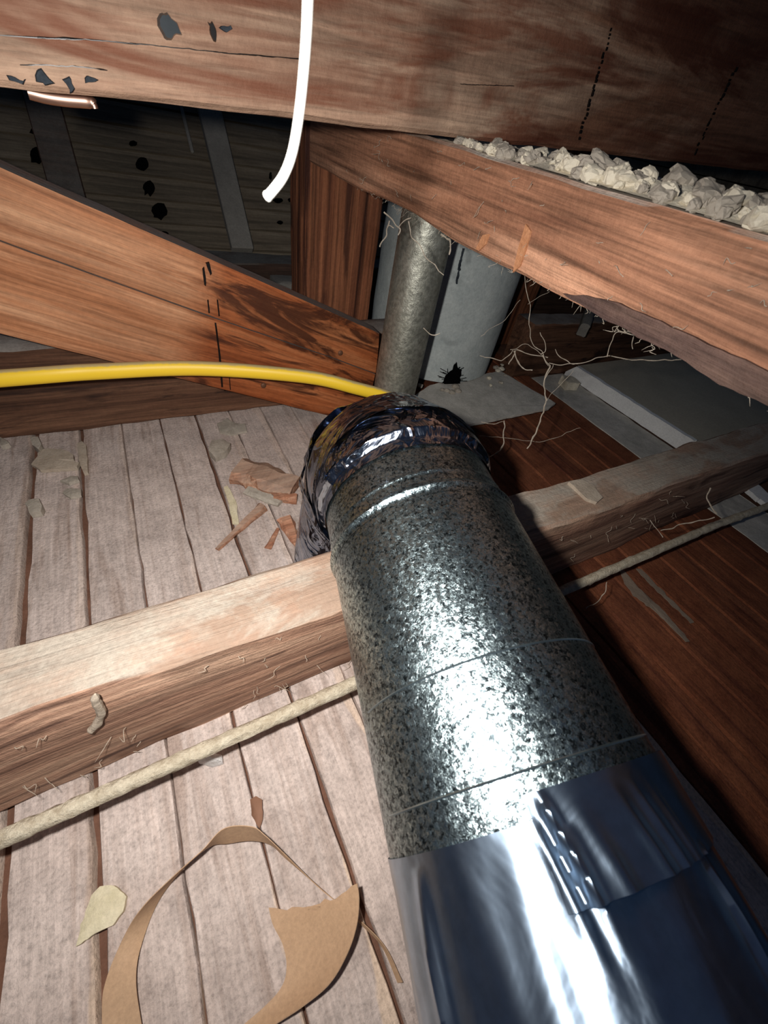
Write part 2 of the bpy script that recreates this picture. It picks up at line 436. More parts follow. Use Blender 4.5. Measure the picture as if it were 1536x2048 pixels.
# ---------------------------------------------------------------- floor: plaster bed and its lath
floor = obj('floor', slab_bm([(-1.6, -1.5), (4.6, -1.5), (4.6, 2.55), (-1.6, 2.55)], -.06, -.022), M['plaster_bed'], smooth=False)
tag(floor, 'plaster ceiling bed under wooden lath', None, kind='structure')
gaps = [-1.49, -1.357, -1.224, -1.091, -.958, -.825, -.692, -.559, -.426, -.293, -.163, -.030, .103, .236, .368, .50, .635, .77, .90, 1.0, 1.106, 1.239, 1.372, 1.505, 1.638, 1.771, 1.904, 2.03]
wide = {8: .016, 9: .013, 7: .015, 12: .009}
def lath_bm(w, y0, y1, seed):
    bm = bmesh.new(); n = 70; rows = []
    for i in range(n+1):
        y = y0+(y1-y0)*i/n
        l = -w/2+.0045*noise.noise(Vector((y*14, seed, 0)))+.003*noise.noise(Vector((y*55, seed, 9)))
        r = w/2+.0045*noise.noise(Vector((y*14, seed, 5)))+.003*noise.noise(Vector((y*55, seed, 3)))
        zz = .0025*noise.noise(Vector((y*3, seed, 7)))
        rows.append([bm.verts.new(p) for p in ((l, y, -.03), (l, y, -.004+zz), (l+.002, y, zz), (r-.002, y, zz), (r, y, -.004+zz), (r, y, -.03))])
    for i in range(n):
        for k in range(5): bm.faces.new((rows[i][k], rows[i][k+1], rows[i+1][k+1], rows[i+1][k]))
    bm.faces.new(rows[0]); bm.faces.new(rows[-1]); return bm
for i in range(len(gaps)-1):
    g0 = wide.get(i, .003)/2; g1 = wide.get(i+1, .003)/2
    a, b = gaps[i]+g0, gaps[i+1]-g1
    if gaps[i] >= 1.0: a += .004; b -= .004
    bm = lath_bm(b-a, -1.4, 2.5, i*3.7)
    for v in bm.verts: v.co.x += (a+b)/2
    obj('lath', bm, M['lath_clean'] if gaps[i] > .85 else M['lath'], floor)

# ---------------------------------------------------------------- joists
def beam(name, x0, x1, y0, y1, z0, z1, mat, seg=60, **k):
    bm = beam_bm(x1-x0, y1-y0, z1-z0, seg, **k)
    return obj(name, bm, mat, at=((x0+x1)/2, (y0+y1)/2, z0))
o = joist = beam('ceiling_joist', -1.55, 4.4, .343, .483, .001, .318, M['joist'], 130, rough=.006, cham=.008, seed=3)
tag(o, 'dusty rough-sawn joist crossing the picture under the metal duct', 'joist')
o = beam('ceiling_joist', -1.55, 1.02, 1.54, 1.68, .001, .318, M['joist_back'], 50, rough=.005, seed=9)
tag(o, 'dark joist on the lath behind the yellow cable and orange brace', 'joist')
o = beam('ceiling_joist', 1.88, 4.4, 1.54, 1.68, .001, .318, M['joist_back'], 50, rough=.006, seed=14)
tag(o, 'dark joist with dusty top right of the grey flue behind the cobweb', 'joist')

# ---------------------------------------------------------------- duct
DA = Vector((.227, .973, .043)).normalized(); D0 = Vector((.26, -.037, .464)); DR = .1615
DU = DA.cross(Vector((0, 0, 1))).normalized(); DV = DU.cross(DA).normalized()
def dp(t, th, r): return D0+DA*t+(DU*math.cos(th)+DV*math.sin(th))*r
def duct_bm(ts, rf, n=128, th0=0.0, th1=2*PI, thick=0.0):
    bm = bmesh.new(); uvl = bm.loops.layers.uv.new('UVMap'); full = abs(th1-th0-2*PI) < 1e-6
    m = n if full else n+1
    rows = [[bm.verts.new(dp(t, th0+(th1-th0)*k/n, rf(t, th0+(th1-th0)*k/n))) for k in range(m)] for t in ts]
    for i in range(len(ts)-1):
        for k in range(n if full else n):
            k2 = (k+1) % m if full else k+1
            f = bm.faces.new((rows[i][k], rows[i][k2], rows[i+1][k2], rows[i+1][k]))
            for lp, (uu, vv) in zip(f.loops, ((k, i), (k+1, i), (k+1, i+1), (k, i+1))):
                lp[uvl].uv = (uu/n, ts[vv if vv < len(ts) else -1])
    return bm
def lerp(a, b, n): return [a+(b-a)*i/n for i in range(n+1)]
duct = thing('vent_duct', (.27, 0, .30), 'round galvanised steel vent duct with foil-taped joints lying over the front joist', 'duct')
pipe = obj('duct_pipe', duct_bm(lerp(-.028, .345, 30), lambda t, th: DR), M['galv'], duct)
obj('bead_ring', duct_bm(lerp(.345, .371, 14), lambda t, th: DR+.0005+.0045*math.exp(-((t-.360)/.005)**2)), M['galv'], pipe)
obj('duct_collar', duct_bm(lerp(.370, .50, 60), lambda t, th: DR*.985+.0016*math.exp(-((t-.392)/.003)**2)), M['galv'], duct)
# thin rings pressed into the sheet
for tt in (.115, .012):
    obj('tape_edge', duct_bm([tt-.0012, tt, tt+.0012], lambda t, th: DR+(.0012 if abs(t-tt) < 1e-5 else .0002), th0=.35 if tt < .05 else .6, th1=3.0, n=90), M['ring'], pipe)
# lower foil tape with long folds
def fold(th, t, c, w, a, t0, t1, drift=0.0):
    if t > t0 or t < t1: return 0.0
    k = math.sin(PI*min(1, max(0, (t0-t)/(t0-t1)))**.6)
    d = (th-c-drift*(t0-t))/w
    return a*k*math.exp(-d*d)
def foil_r(t, th):
    r = DR*1.012
    r += .002*noise.noise(Vector((th*2.2, t*5, 3)))+.0022*noise.noise(Vector((th*7, t*9, 8)))*min(1, max(0, (-t)/.05))
    r += fold(th, t, 2.0, .03, .0035, -.02, -.13, -.8)+fold(th, t, 1.86, .03, .004, -.03, -.12, -.4)
    r += fold(th, t, 1.12, .02, .006, -.07, -.22, .3)+fold(th, t, 2.75, .05, .007, -.03, -.25, .4)
    return r
obj('foil_tape', duct_bm([-.022-.001*i for i in range(6)]+lerp(-.03, -.30, 90)+lerp(-.32, -1.3, 30), lambda t, th: foil_r(t+.012*math.sin(th*1.0+.4), th) if t > -.0 else foil_r(t, th), n=260), M['foil'], duct)
def patch_r(t, th):
    e = (1.98-th)
    r = foil_r(t, th)+.0035
    r += .007*math.exp(-((th-1.93-(t)*.9)/.03)**2)*max(0, min(1, (-t)/.02))
    for c, w, a in ((1.78, .05, .004), (1.55, .04, .004), (1.42, .03, .0035), (1.3, .03, .003)):
        r += a*math.exp(-((th-c-t*1.2)/w)**2)*min(1, max(0, (-t-.01)/.05))
    return r
obj('foil_patch', duct_bm(lerp(-.004, -.078, 40), patch_r, n=110, th0=.28, th1=2.0), M['foil'], duct)
# elbow turning down through the ceiling
def elbow_bm(rad, a0, a1, n=26, nt=120, crinkle=.004, seed=0.0, leg=None):
    bm = bmesh.new(); RB = .175; T0 = .462
    dn = Vector((-.04, 0, -1)); dn = (dn-DA*dn.dot(DA)).normalized(); u = DA.cross(-dn).normalized()
    rows = []
    def ring(c, axis, rr):
        v = u.cross(axis).normalized(); row = []
        for k in range(nt):
            th = 2*PI*k/nt
            d = u*math.cos(th)+v*math.sin(th); p = c+d*rr
            q = noise.noise(p*16+Vector((seed, 0, 0)))*crinkle+noise.noise(p*46+Vector((0, seed, 0)))*crinkle*.5
            row.append(bm.verts.new(c+d*(rr+q)))
        rows.append(row)
    for a in lerp(a0, a1, n):
        ang = a*PI/2*.9
        ring(D0+DA*(T0+RB*math.sin(ang))+dn*(RB*(1-math.cos(ang))), DA*math.cos(ang)+dn*math.sin(ang), rad+.004*abs(math.sin(a*PI*3.5)))
    if leg is not None:
        ang = PI/2*.9; c0 = D0+DA*(T0+RB*math.sin(ang))+dn*(RB*(1-math.cos(ang))); ax_ = DA*math.cos(ang)+dn*math.sin(ang)
        for k in lerp(0, 1, 10)[1:]: ring(c0+ax_*((leg-c0.z)/ax_.z*k), ax_, rad)
    for i in range(len(rows)-1):
        for k in range(nt):
            bm.faces.new((rows[i][k], rows[i][(k+1) % nt], rows[i+1][(k+1) % nt], rows[i+1][k]))
    return bm
elb = obj('elbow', elbow_bm(.169, .06, 1.0, leg=-.01, crinkle=.005), M['foil_crinkle'], duct)
def band_r(t, th):
    k = max(0, min(1, (t-.466)/.014)); k = k*k*(3-2*k)
    return DR*1.004+.011*k+.0012*noise.noise(Vector((math.cos(th)*6, math.sin(th)*6, t*40)))
obj('foil_band', duct_bm(lerp(.448, .500, 40), band_r, n=160), M['foil_band'], duct)
obj('foil_band', elbow_bm(.1745, .16, .42, n=14, seed=4, crinkle=.004), M['foil_band'], elb)
obj('foil_band', elbow_bm(.1765, .60, .92, n=14, seed=9, crinkle=.012), M['foil_crinkle'], elb)

# ---------------------------------------------------------------- brace of two boards, post, tie beam, rafter
by = 1.44
bA, bB = ony((0, 335), by-.04), ony((755, 665), by-.04)
dirb = (bB-bA); dirb.y = 0; slope = math.atan2(-dirb.z, dirb.x)
def brace_pt(s, d): return Vector((bA.x+s*math.cos(slope)-d*math.sin(slope), 0, bA.z-s*math.sin(slope)-d*math.cos(slope)))
brace = thing('diagonal_brace', (.2, by, .0), 'orange-brown sloping brace of two boards in front of the dark joist', 'brace')
bl = dirb.length
def board_xz(name, poly, y0, y1, mat, parent, seg=26):
    """A board cut to an outline in the xz plane; built in the brace's own sloping frame so the grain follows it."""
    bm = bmesh.new()
    pts = ragged(poly, .05, .0015, 3)
    a = [bm.verts.new((s, y0, -d)) for s, d in pts]; b = [bm.verts.new((s, y1, -d)) for s, d in pts]
    bm.faces.new(a); bm.faces.new(b); n = len(a)
    for i in range(n): bm.faces.new((a[i], a[(i+1) % n], b[(i+1) % n], b[i]))
    geom = [e for e in bm.edges]
    bmesh.ops.bevel(bm, geom=[e for e in bm.edges if abs(e.verts[0].co.y-e.verts[1].co.y) < 1e-6 and len(e.link_faces) == 2], offset=.003, segments=1, affect='EDGES')
    for v in bm.verts: v.co *= S
    bmesh.ops.recalc_face_normals(bm, faces=bm.faces)
    me = bpy.data.meshes.new(name); bm.to_mesh(me); bm.free(); me.materials.append(mat)
    o = bpy.data.objects.new(name, me); COL.objects.link(o)
    o.rotation_euler = (0, slope, 0); o.parent = parent
    o.location = Vector((bA.x, by, bA.z))*S-origin_of(parent); return o
def sd(p):     # pixel -> (along, below) in the brace frame
    q = ony(p, by-.04)-bA
    return (q.x*math.cos(slope)-q.z*math.sin(slope), -(q.x*math.sin(slope)+q.z*math.cos(slope)))
jl = [sd((0, 482)), sd((430, 636)), sd((655, 712)), sd((752, 748))]
en = [sd((757, 672)), sd((751, 800))]
bot = [sd((0, 667)), sd((460, 782))]
ext = -.75
up_poly = [(ext, 0.0), (en[0][0], 0.0), (jl[3][0], jl[3][1]-.002), (jl[2][0], jl[2][1]-.002), (jl[1][0], jl[1][1]-.002), (jl[0][0], jl[0][1]-.002), (ext, jl[0][1]-.002)]
gb = (bot[1][1]-bot[0][1])/(bot[1][0]-bot[0][0])
lo_end = en[1][0]
lo_poly = [(ext, jl[0][1]+.002), (jl[0][0], jl[0][1]+.002), (jl[1][0], jl[1][1]+.002), (jl[2][0], jl[2][1]+.002), (jl[3][0], jl[3][1]+.002), (lo_end, min(bot[1][1]+gb*(lo_end-bot[1][0]), 9)), (bot[1][0], bot[1][1]), (bot[0][0], bot[0][1]), (ext, bot[0][1])]
u_ = board_xz('upper_board', up_poly, -.04, .04, M['brace'], brace)
l_ = board_xz('lower_board', lo_poly, -.04, .04, M['brace'], brace)
def blob_on(name, pts, ynear, mat, parent, thick=.006, amp=.003, seed=0):
    """A thin raised patch on a face looking towards -y, outlined by pixels on that face."""
    P = [ony(p, ynear) for p in pts]
    pl = ragged([(p.x, p.z) for p in P], .0035, amp, seed, 95)
    bm = bmesh.new()
    c = Vector((sum(p[0] for p in pl)/len(pl), sum(p[1] for p in pl)/len(pl), 0))
    o1 = [bm.verts.new((x, ynear+.002, z)) for x, z in pl]
    o2 = [bm.verts.new((c.x+(x-c.x)*.82, ynear-thick, c.y+(z-c.y)*.82)) for x, z in pl]
    n = len(pl)
    for i in range(n): bm.faces.new((o1[i], o1[(i+1) % n], o2[(i+1) % n], o2[i]))
    bm.faces.new(o2); bm.faces.new(o1)
    return obj(name, bm, mat, parent)
fy = by-.04
blob_on('tar_drip', [(404, 536), (408, 532), (412, 560), (412, 574), (408, 570)], fy, M['tar'], u_, .005, .001)
blob_on('tar_drip', [(410, 524), (418, 522), (424, 548), (421, 552), (416, 540)], fy, M['tar'], u_, .006, .001)
blob_on('saw_cut', [(414, 598), (417, 598), (420, 628), (417, 628)], fy, M['tar'], u_, .002, .0005)
blob_on('saw_cut', [(433, 597), (436, 598), (440, 634), (437, 634)], fy, M['tar'], u_, .002, .0005)
blob_on('saw_cut', [(428, 638), (432, 638), (442, 715), (447, 780), (443, 780), (436, 700)], fy, M['tar'], l_, .002, .0005)
blob_on('saw_cut', [(457, 745), (459, 745), (462, 782), (460, 782)], fy, M['tar'], l_, .001, .0004)
for px, par in (((681, 706), u_), ((527, 771), l_)):
    c = ony(px, fy); bm = bmesh.new()
    bmesh.ops.create_uvsphere(bm, u_segments=12, v_segments=6, radius=.011)
    for v in bm.verts: v.co.y *= .5; v.co += c
    obj('nail_head', bm, M['nail'], par)

py = 1.70
pL, pR = ony((608, 500), py).x, ony((750, 535), py).x
bm = beam_bm(1.0, .16, pR-pL, 40, rough=.003, seed=6)
bm.transform(Matrix(((0, 0, 1, pL), (0, 1, 0, py+.083), (1, 0, 0, .503), (0, 0, 0, 1))))
o = obj('post', bm, M['post']); tag(o, 'upright reddish post with ribbed grain left of the galvanised pipe', 'post')

tx = .625; tz0, tz1 = .828, .972
bm = beam_bm(2.9, .17, tz1-tz0, 110, rough=.0025, cham=.005, seed=2, wane=.010)
# runs along y: local x -> world y, local y -> world x
bm.transform(Matrix(((0, 1, 0, 0), (1, 0, 0, 0), (0, 0, 1, 0), (0, 0, 0, 1))))
M['tie_y'] = wood('tie_beam_grain', (122, 82, 62), (166, 118, 91), (192, 144, 115), along=1.2, across=14, lines=64, line_amt=.55, dust=(206, 198, 186), dust_amt=.95, seed=4, bump=.8, stain=(110, 68, 52), stain_amt=.5, stain_t=.6, stain_scale=(9, 2.5, 12), wav=.008, axis=1)
tie = obj('tie_beam', bm, M['tie_y'], at=(tx+.085, 1.69-1.45, tz0))
tag(tie, 'warm brown tie beam running out to the right with plaster rubble on top', 'beam')
# the dark bark along its lower edge, nearer the camera
bp = [(1128, 586), (1180, 592), (1240, 606), (1300, 632), (1380, 668), (1460, 706), (1560, 752), (1700, 820), (1700, 900), (1560, 822), (1440, 768), (1330, 700), (1240, 652), (1180, 622)]
P = [CAM+ray(p)*((tx-.004-CAM.x)/ray(p).x) for p in bp]
pl = ragged([(p.y, p.z) for p in P], .008, .003, 3)
bm = bmesh.new(); a = [bm.verts.new((tx+.004, y, z)) for y, z in pl]; b = [bm.verts.new((tx-.006+.003*noise.noise(Vector((y*30, z*30, 0))), y, z)) for y, z in pl]
bm.faces.new(a); bm.faces.new(b)
for i in range(len(a)): bm.faces.new((a[i], a[(i+1) % len(a)], b[(i+1) % len(a)], b[i]))
obj('bark_edge', bm, wood('bark', (46, 34, 34), (84, 64, 58), (120, 94, 82), along=2, across=20, axis=1, seed=3, bump=1.0), tie)
# two pale knocks on its face
for k, pts in enumerate([[(1052, 448), (1062, 462), (1052, 500), (1040, 532), (1026, 545), (1036, 500)], [(966, 470), (978, 468), (972, 488), (958, 502), (952, 498)]]):
    P = [CAM+ray(p)*((tx-.002-CAM.x)/ray(p).x) for p in pts]
    bm = bmesh.new()
    a = [bm.verts.new((tx+.001, p.y, p.z)) for p in P]; b = [bm.verts.new((tx-.0032, p.y, p.z)) for p in P]
    bm.faces.new(a); bm.faces.new(b)
    for i in range(len(a)): bm.faces.new((a[i], a[(i+1) % len(a)], b[(i+1) % len(a)], b[i]))
    obj('bare_scrape', bm, dusty('bare_scrape', (168, 114, 80), (190, 138, 102), 30), tie)

uy = .95
ua, ub = ony((0, 175), uy), ony((1536, 345), uy)
usl = math.atan2(ub.z-ua.z, ub.x-ua.x)
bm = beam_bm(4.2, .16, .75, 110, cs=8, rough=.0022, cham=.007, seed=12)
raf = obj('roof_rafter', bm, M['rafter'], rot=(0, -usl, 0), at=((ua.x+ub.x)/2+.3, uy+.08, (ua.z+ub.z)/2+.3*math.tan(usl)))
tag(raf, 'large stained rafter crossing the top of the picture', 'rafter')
ruy = uy
def blob_raf(name, pts, mat, thick, seed, amp=.0065):
    return blob_on(name, pts, ruy-.001, mat, raf, thick, amp, seed)
blob_raf('tar_blob', [(318, 30), (335, 24), (350, 40), (360, 70), (345, 82), (325, 72), (316, 50)], M['blue_tar'], .008, 1)
blob_raf('tar_blob', [(415, 45), (424, 38), (430, 52), (432, 80), (424, 86), (414, 66)], M['tar'], .004, 2)
blob_raf('tar_blob', [(440, 58), (462, 52), (466, 58), (446, 68)], M['chunk_dark'], .003, 3)
for k, pts in enumerate([[(62, 150), (80, 140), (96, 150), (108, 168), (90, 172), (70, 164)], [(125, 160), (148, 162), (152, 178), (136, 184)], [(15, 154), (48, 156), (44, 166), (20, 164)], [(172, 155), (190, 156), (200, 166), (180, 172)]]):
    blob_raf('mould_spot', pts, M['chunk_dark'], .002, 5+k)
# two broken black drip lines
for a, b, n in (((1222, 60), (1158, 275), 24), ((1470, 140), (1388, 308), 18)):
    for k in range(n):
        s = (k+random.uniform(-.25, .25))/(n-1); x = a[0]+(b[0]-a[0])*s+random.uniform(-2, 2); y = a[1]+(b[1]-a[1])*s
        f = random.uniform(.3, .62); dx, dy = (b[0]-a[0])/n*f, (b[1]-a[1])/n*f; w = random.uniform(.7, 1.8)
        blob_raf('drip', [(x-dx-w*.6, y-dy), (x-dx+w*.6, y-dy), (x+w, y), (x+dx+w*.5, y+dy), (x+dx-w*.5, y+dy), (x-w, y)], M['tar'], .003, k, .0008)
# drying cracks along the grain
for pts in ([(0, 70), (160, 76), (330, 92), (480, 108), (650, 121), (650, 122.5), (480, 110), (330, 94), (160, 78), (0, 72)], [(40, 128), (150, 132), (215, 139), (215, 140.5), (150, 134), (40, 130)], [(840, 158), (930, 168), (1040, 172), (1040, 173.5), (930, 170), (840, 160)]):
    blob_raf('crack', pts, M['tar'], .0004, 3, .0012)
cop = [ony(p, uy+.05) for p in [(56, 184), (90, 193), (130, 199), (176, 203), (186, 207), (190, 217)]]
bm = tube_bm(spline(cop, 6), [.0085]*19+[.0075]*6+[.005]*6, 10)
o = obj('copper_stub', bm, M['copper']); tag(o, 'bent copper stub poking out beneath the left end of the top rafter', 'pipe')

# ---------------------------------------------------------------- pipe, flue, plate
def vcyl(x, y, r, z0, z1, n=64, nz=40, amp=.0):
    bm = bmesh.new(); rows = []
    for i in range(nz+1):
        z = z0+(z1-z0)*i/nz
        rows.append([bm.verts.new((x+(r+amp*noise.noise(Vector((math.cos(2*PI*k/n)*2, math.sin(2*PI*k/n)*2, z*5))))*math.cos(2*PI*k/n), y+(r+amp*noise.noise(Vector((math.cos(2*PI*k/n)*2, math.sin(2*PI*k/n)*2, z*5))))*math.sin(2*PI*k/n), z)) for k in range(n)])
    for i in range(nz):
        for k in range(n): bm.faces.new((rows[i][k], rows[i][(k+1) % n], rows[i+1][(k+1) % n], rows[i+1][k]))
    bm.faces.new(rows[0]); bm.faces.new(rows[-1]); return bm
o = obj('steel_pipe', vcyl(.886, 1.30, .090, .001, 1.6, amp=.001), M['pipe'])
tag(o, 'weathered galvanised steel pipe standing upright behind the foil elbow', 'pipe')
flue = thing('flue_pipe', (1.43, 1.83, 0), 'wide grey cement flue pipe with a torn black hole behind the steel pipe', 'flue')
fp = obj('flue_wall', vcyl(1.43, 1.83, .354, .056, 1.7, 96, amp=.006), M['cement'], flue)
def on_flue(p, out=0.0):
    d = ray(p); ox, oy = CAM.x-1.43, CAM.y-1.83
    a = d.x**2+d.y**2; b = ox*d.x+oy*d.y; c = ox*ox+oy*oy-(.354+out)**2
    k = (-b-math.sqrt(max(0, b*b-a*c)))/a; return CAM+d*k
def flue_patch(name, pts, mat, par, seed):
    pl = ragged([(float(x), float(y)) for x, y in pts], 4, 3.0, seed)
    bm = bmesh.new(); a = [bm.verts.new(on_flue(p, -.004)) for p in pl]; b = [bm.verts.new(on_flue(p, .004)) for p in pl]
    ca = bm.verts.new(on_flue((sum(p[0] for p in pl)/len(pl), sum(p[1] for p in pl)/len(pl)), .006))
    n = len(a)
    for i in range(n):
        bm.faces.new((a[i], a[(i+1) % n], b[(i+1) % n], b[i])); bm.faces.new((b[i], b[(i+1) % n], ca))
    return obj(name, bm, mat, par)
flue_patch('torn_hole', [(884, 766), (893, 748), (905, 738), (914, 722), (916, 735), (923, 740), (920, 768), (906, 776), (895, 772)], M['soot'], flue, 4)
flue_patch('crack_line', [(925, 496), (928, 496), (921, 535), (912, 578), (909, 576), (917, 530)], M['chunk_dark'], flue, 6)
for k in range(22):
    a = random.uniform(-.6, 3.7); c = (904+random.uniform(-8, 8), 755+random.uniform(-8, 8)); l = random.uniform(14, 30)
    p2 = (c[0]+l*math.cos(a), c[1]-l*abs(math.sin(a)))
    P = [on_flue(c, .006), on_flue(((c[0]+p2[0])/2, (c[1]+p2[1])/2), .02), on_flue(p2, .016)]
    obj('torn_fibre', tube_bm(spline(P, 3), .0018, 4), M['soot'], flue)
pz = .05
po = [onz(p, pz) for p in [(828, 792), (860, 770), (1000, 742), (1112, 806), (1098, 816), (922, 853), (880, 842)]]
plate = obj('ceiling_plate', slab_bm(ragged([(p.x, p.y) for p in po], .03, .005, 2), pz-.012, pz, .006), M['slab'], smooth=False)
tag(plate, 'dusty grey sheet collar on the lath around the foot of the flue', 'plate')
for k in range(26):
    a = random.uniform(PI*1.02, PI*1.85); rr = random.uniform(.385, .47)
    c = Vector((1.43+rr*math.cos(a), 1.83+rr*math.sin(a), pz+.004))
    bm = bmesh.new(); bmesh.ops.create_icosphere(bm, subdivisions=2, radius=random.uniform(.008, .022))
    for v in bm.verts: v.co += noise.noise_vector(v.co*60+Vector((k, 0, 0)))*.006; v.co.z *= .6; v.co += c
    o = obj('mortar_crumb', bm, M['chunk_grey'] if k % 3 else M['chunk'])
    tag(o, 'small grey mortar crumb on the sheet collar at the foot of the flue', 'crumb', 'mortar crumbs around the flue')

# ---------------------------------------------------------------- sloping sheathing behind
wall = thing('wall_back', (1.0, 2.5, .30), None, None, kind='structure')
RB0 = Vector((0, 2.43, .33)); up45 = Vector((0, math.cos(PI/4), math.sin(PI/4))); n45 = Vector((0, -math.sin(PI/4), math.cos(PI/4)))
k = 0
z = .30
pitch = .1085
for k in range(24):
    d0 = (.442-.33)/math.sin(PI/4)+(k-2)*pitch+.003; d1 = d0+pitch-.008
    bm = bmesh.new(); n = 40; rows = []
    for i in range(n+1):
        x = -2.2+6.66*i/n
        tilt = .018*x*0
        e0 = d0+.003*noise.noise(Vector((x*9, k, 0))); e1 = d1+.003*noise.noise(Vector((x*9, k, 4)))
        lift = .004*noise.noise(Vector((x*1.5, k*2, 1)))
        rows.append([bm.verts.new(RB0+Vector((x, 0, 0))+up45*e+n45*h) for e, h in ((e0, -.03), (e0, lift), (e1, lift-.004), (e1, -.03))])
    for i in range(n):
        for j in range(3): bm.faces.new((rows[i][j], rows[i][j+1], rows[i+1][j+1], rows[i+1][j]))
    bm.faces.new(rows[0]); bm.faces.new(rows[-1])
    obj('sheathing_board', bm, M['sheathing'], wall)
bm = bmesh.new()
vs = [bm.verts.new(RB0+Vector((x, 0, 0))+up45*e-n45*.034) for x, e in ((-2.2, -.1), (4.4, -.1), (4.4, 2.6), (-2.2, 2.6))]; bm.faces.new(vs)
obj('roof_backing', bm, M['tar'], wall)
wr = thing('wall_right', (4.5, .5, 0), None, None, kind='structure')
for k in range(14):
    bm = bmesh.new(); bmesh.ops.create_cube(bm, size=1.0)
    for v in bm.verts: v.co = Vector((4.5+v.co.x*.04, 1.6+v.co.y*6.6, .07+k*.15+v.co.z*.142))
    obj('wall_board', bm, M['sheathing'], wr, smooth=False)
bm = bmesh.new(); bm.faces.new([bm.verts.new(p) for p in ((4.53, -1.7, -.05), (4.53, 4.9, -.05), (4.53, 4.9, 2.3), (4.53, -1.7, 2.3))])
obj('wall_backing', bm, M['tar'], wr)
def strip45(name, x0, x1, e0, e1, h, mat, label, cat):
    bm = bmesh.new()
    def q(x, e, hh): return bm.verts.new(RB0+Vector((x, 0, 0))+up45*e+n45*hh)
    a = [q(x0, e0, .005), q(x1, e0, .005), q(x1, e1, .005), q(x0, e1, .005)]; b = [q(x0, e0, h), q(x1, e0, h), q(x1, e1, h), q(x0, e1, h)]
    bm.faces.new(a); bm.faces.new(b)
    for i in range(4): bm.faces.new((a[i], a[(i+1) % 4], b[(i+1) % 4], b[i]))
    bmesh.ops.bevel(bm, geom=bm.edges[:], offset=.004, segments=1, affect='EDGES')
    o = obj(name, bm, mat, smooth=False); tag(o, label, cat); return o
strip45('batten', .49, .60, .03, 1.5, .05, M['strip'], 'pale grey batten slanting up the dark boards behind the white wire', 'batten')
strip45('batten', -.22, -.09, .03, 1.5, .03, M['plate_wood'], 'dark batten on the boards at the far left', 'batten')
strip45('thin_lath', .408, .424, .5, .80, .02, M['strip'], 'thin short pale stick on the dark boards below the rafter', 'stick')
def onroof(p, out=.0):
    d = ray(p); P0 = RB0+n45*out; return CAM+d*((P0-CAM).dot(n45)/d.dot(n45))
for k, (cx_, cy_, w_, h_) in enumerate([(266, 287, 8, 6), (284, 328, 13, 14), (298, 376, 12, 15), (319, 422, 16, 17), (328, 468, 9, 6), (75, 310, 16, 17), (70, 262, 10, 8), (556, 401, 10, 5), (585, 400, 10, 5), (541, 352, 3, 8), (560, 445, 6, 4)]):
    pl = [(cx_+w_*math.cos(a)*(1+.45*noise.noise(Vector((a*2, k, 0)))), cy_+h_*math.sin(a)*(1+.45*noise.noise(Vector((a*2, k, 5))))) for a in lerp(0, 2*PI, 14)[:-1]]
    bm = bmesh.new(); a = [bm.verts.new(onroof(p, -.005)) for p in pl]; b = [bm.verts.new(onroof(p, .008)) for p in pl]
    bm.faces.new(a); bm.faces.new(b)
    for i in range(len(a)): bm.faces.new((a[i], a[(i+1) % len(a)], b[(i+1) % len(a)], b[i]))
    obj('tar_hole', bm, M['soot'], wall)
o = beam('wall_plate', -1.5, 4.4, 2.22, 2.40, .001, .37, M['plate_wood'], 40, rough=.004, seed=33)
tag(o, 'dark plate timber with grey dusty top at the foot of the sloping boards', 'beam')
o = beam('stub_block', .62, .74, 2.08, 2.21, .001, .33, M['strip'], 8, rough=.004, seed=36)
tag(o, 'grey dusty block against the plate timber left of the post', 'block')

# ---------------------------------------------------------------- right-hand side
sl = obj('plaster_band', slab_bm(ragged([(2.03, -1.3), (2.32, -1.3), (2.32, .342), (2.32, .484), (2.32, 1.53), (2.03, 1.53)], .05, .006, 3), -.03, -.001, .004), M['slab'], smooth=False)
tag(sl, 'strip of grey dusty plaster beside the brown lath on the right', 'plaster')
ws = [onz(p, z_) for p, z_ in (((1131, 743), .02), ((1154, 733), .085), ((1388, 882), .085), ((1358, 891), .02))]
bm = bmesh.new(); n = 30; rows = []
for i in range(n+1):
    k = i/n; a = ws[0].lerp(ws[3], k); b = ws[1].lerp(ws[2], k)
    a = a+noise.noise_vector(a*25)*.004; b = b+noise.noise_vector(b*25)*.003
    rows.append([bm.verts.new(p) for p in ((a.x, a.y, .0), a, b, b+Vector((.03, 0, 0)), (b.x+.03, b.y, .0))])
for i in range(n):
    for k in range(4): bm.faces.new((rows[i][k], rows[i][k+1], rows[i+1][k+1], rows[i+1][k]))
bm.faces.new(rows[0]); bm.faces.new(rows[-1])
o = obj('white_trim_strip', bm, M['white'])
tag(o, 'white painted strip lying along the grey panel on the right', 'trim')
pn = [(2.42, 1.52), (4.3, 1.52), (4.3, .50), (2.44, .50)]
o = obj('grey_panel', slab_bm(ragged(pn, .08, .003, 5), .001, lambda x, y: .05+.02*(x-2.4)), M['panel'], smooth=False)
tag(o, 'flat grey dusty panel between the joists under the tie beam', 'panel')
bm = beam_bm(1.3, .16, .45, 20, rough=.004, seed=55)
bm.transform(Matrix(((0, 0, 1, 1.86), (0, 1, 0, 2.05), (1, 0, 0, .652), (0, 0, 0, 1))))
o = obj('post', bm, M['post']); tag(o, 'brown upright board behind the right edge of the grey flue', 'post')
bm = beam_bm(.42, .05, .07, 14, rough=.003, seed=57)
bm.transform(Matrix.Translation((2.33, 1.57, .318)) @ Matrix.Rotation(math.radians(38), 4, 'Z') @ Matrix.Rotation(math.radians(-8), 4, 'Y'))
o = obj('offcut', bm, M['strip']); tag(o, 'pale grey offcut lying across the dark joist on the right', 'offcut')
ch = onz((1137, 765), .03)
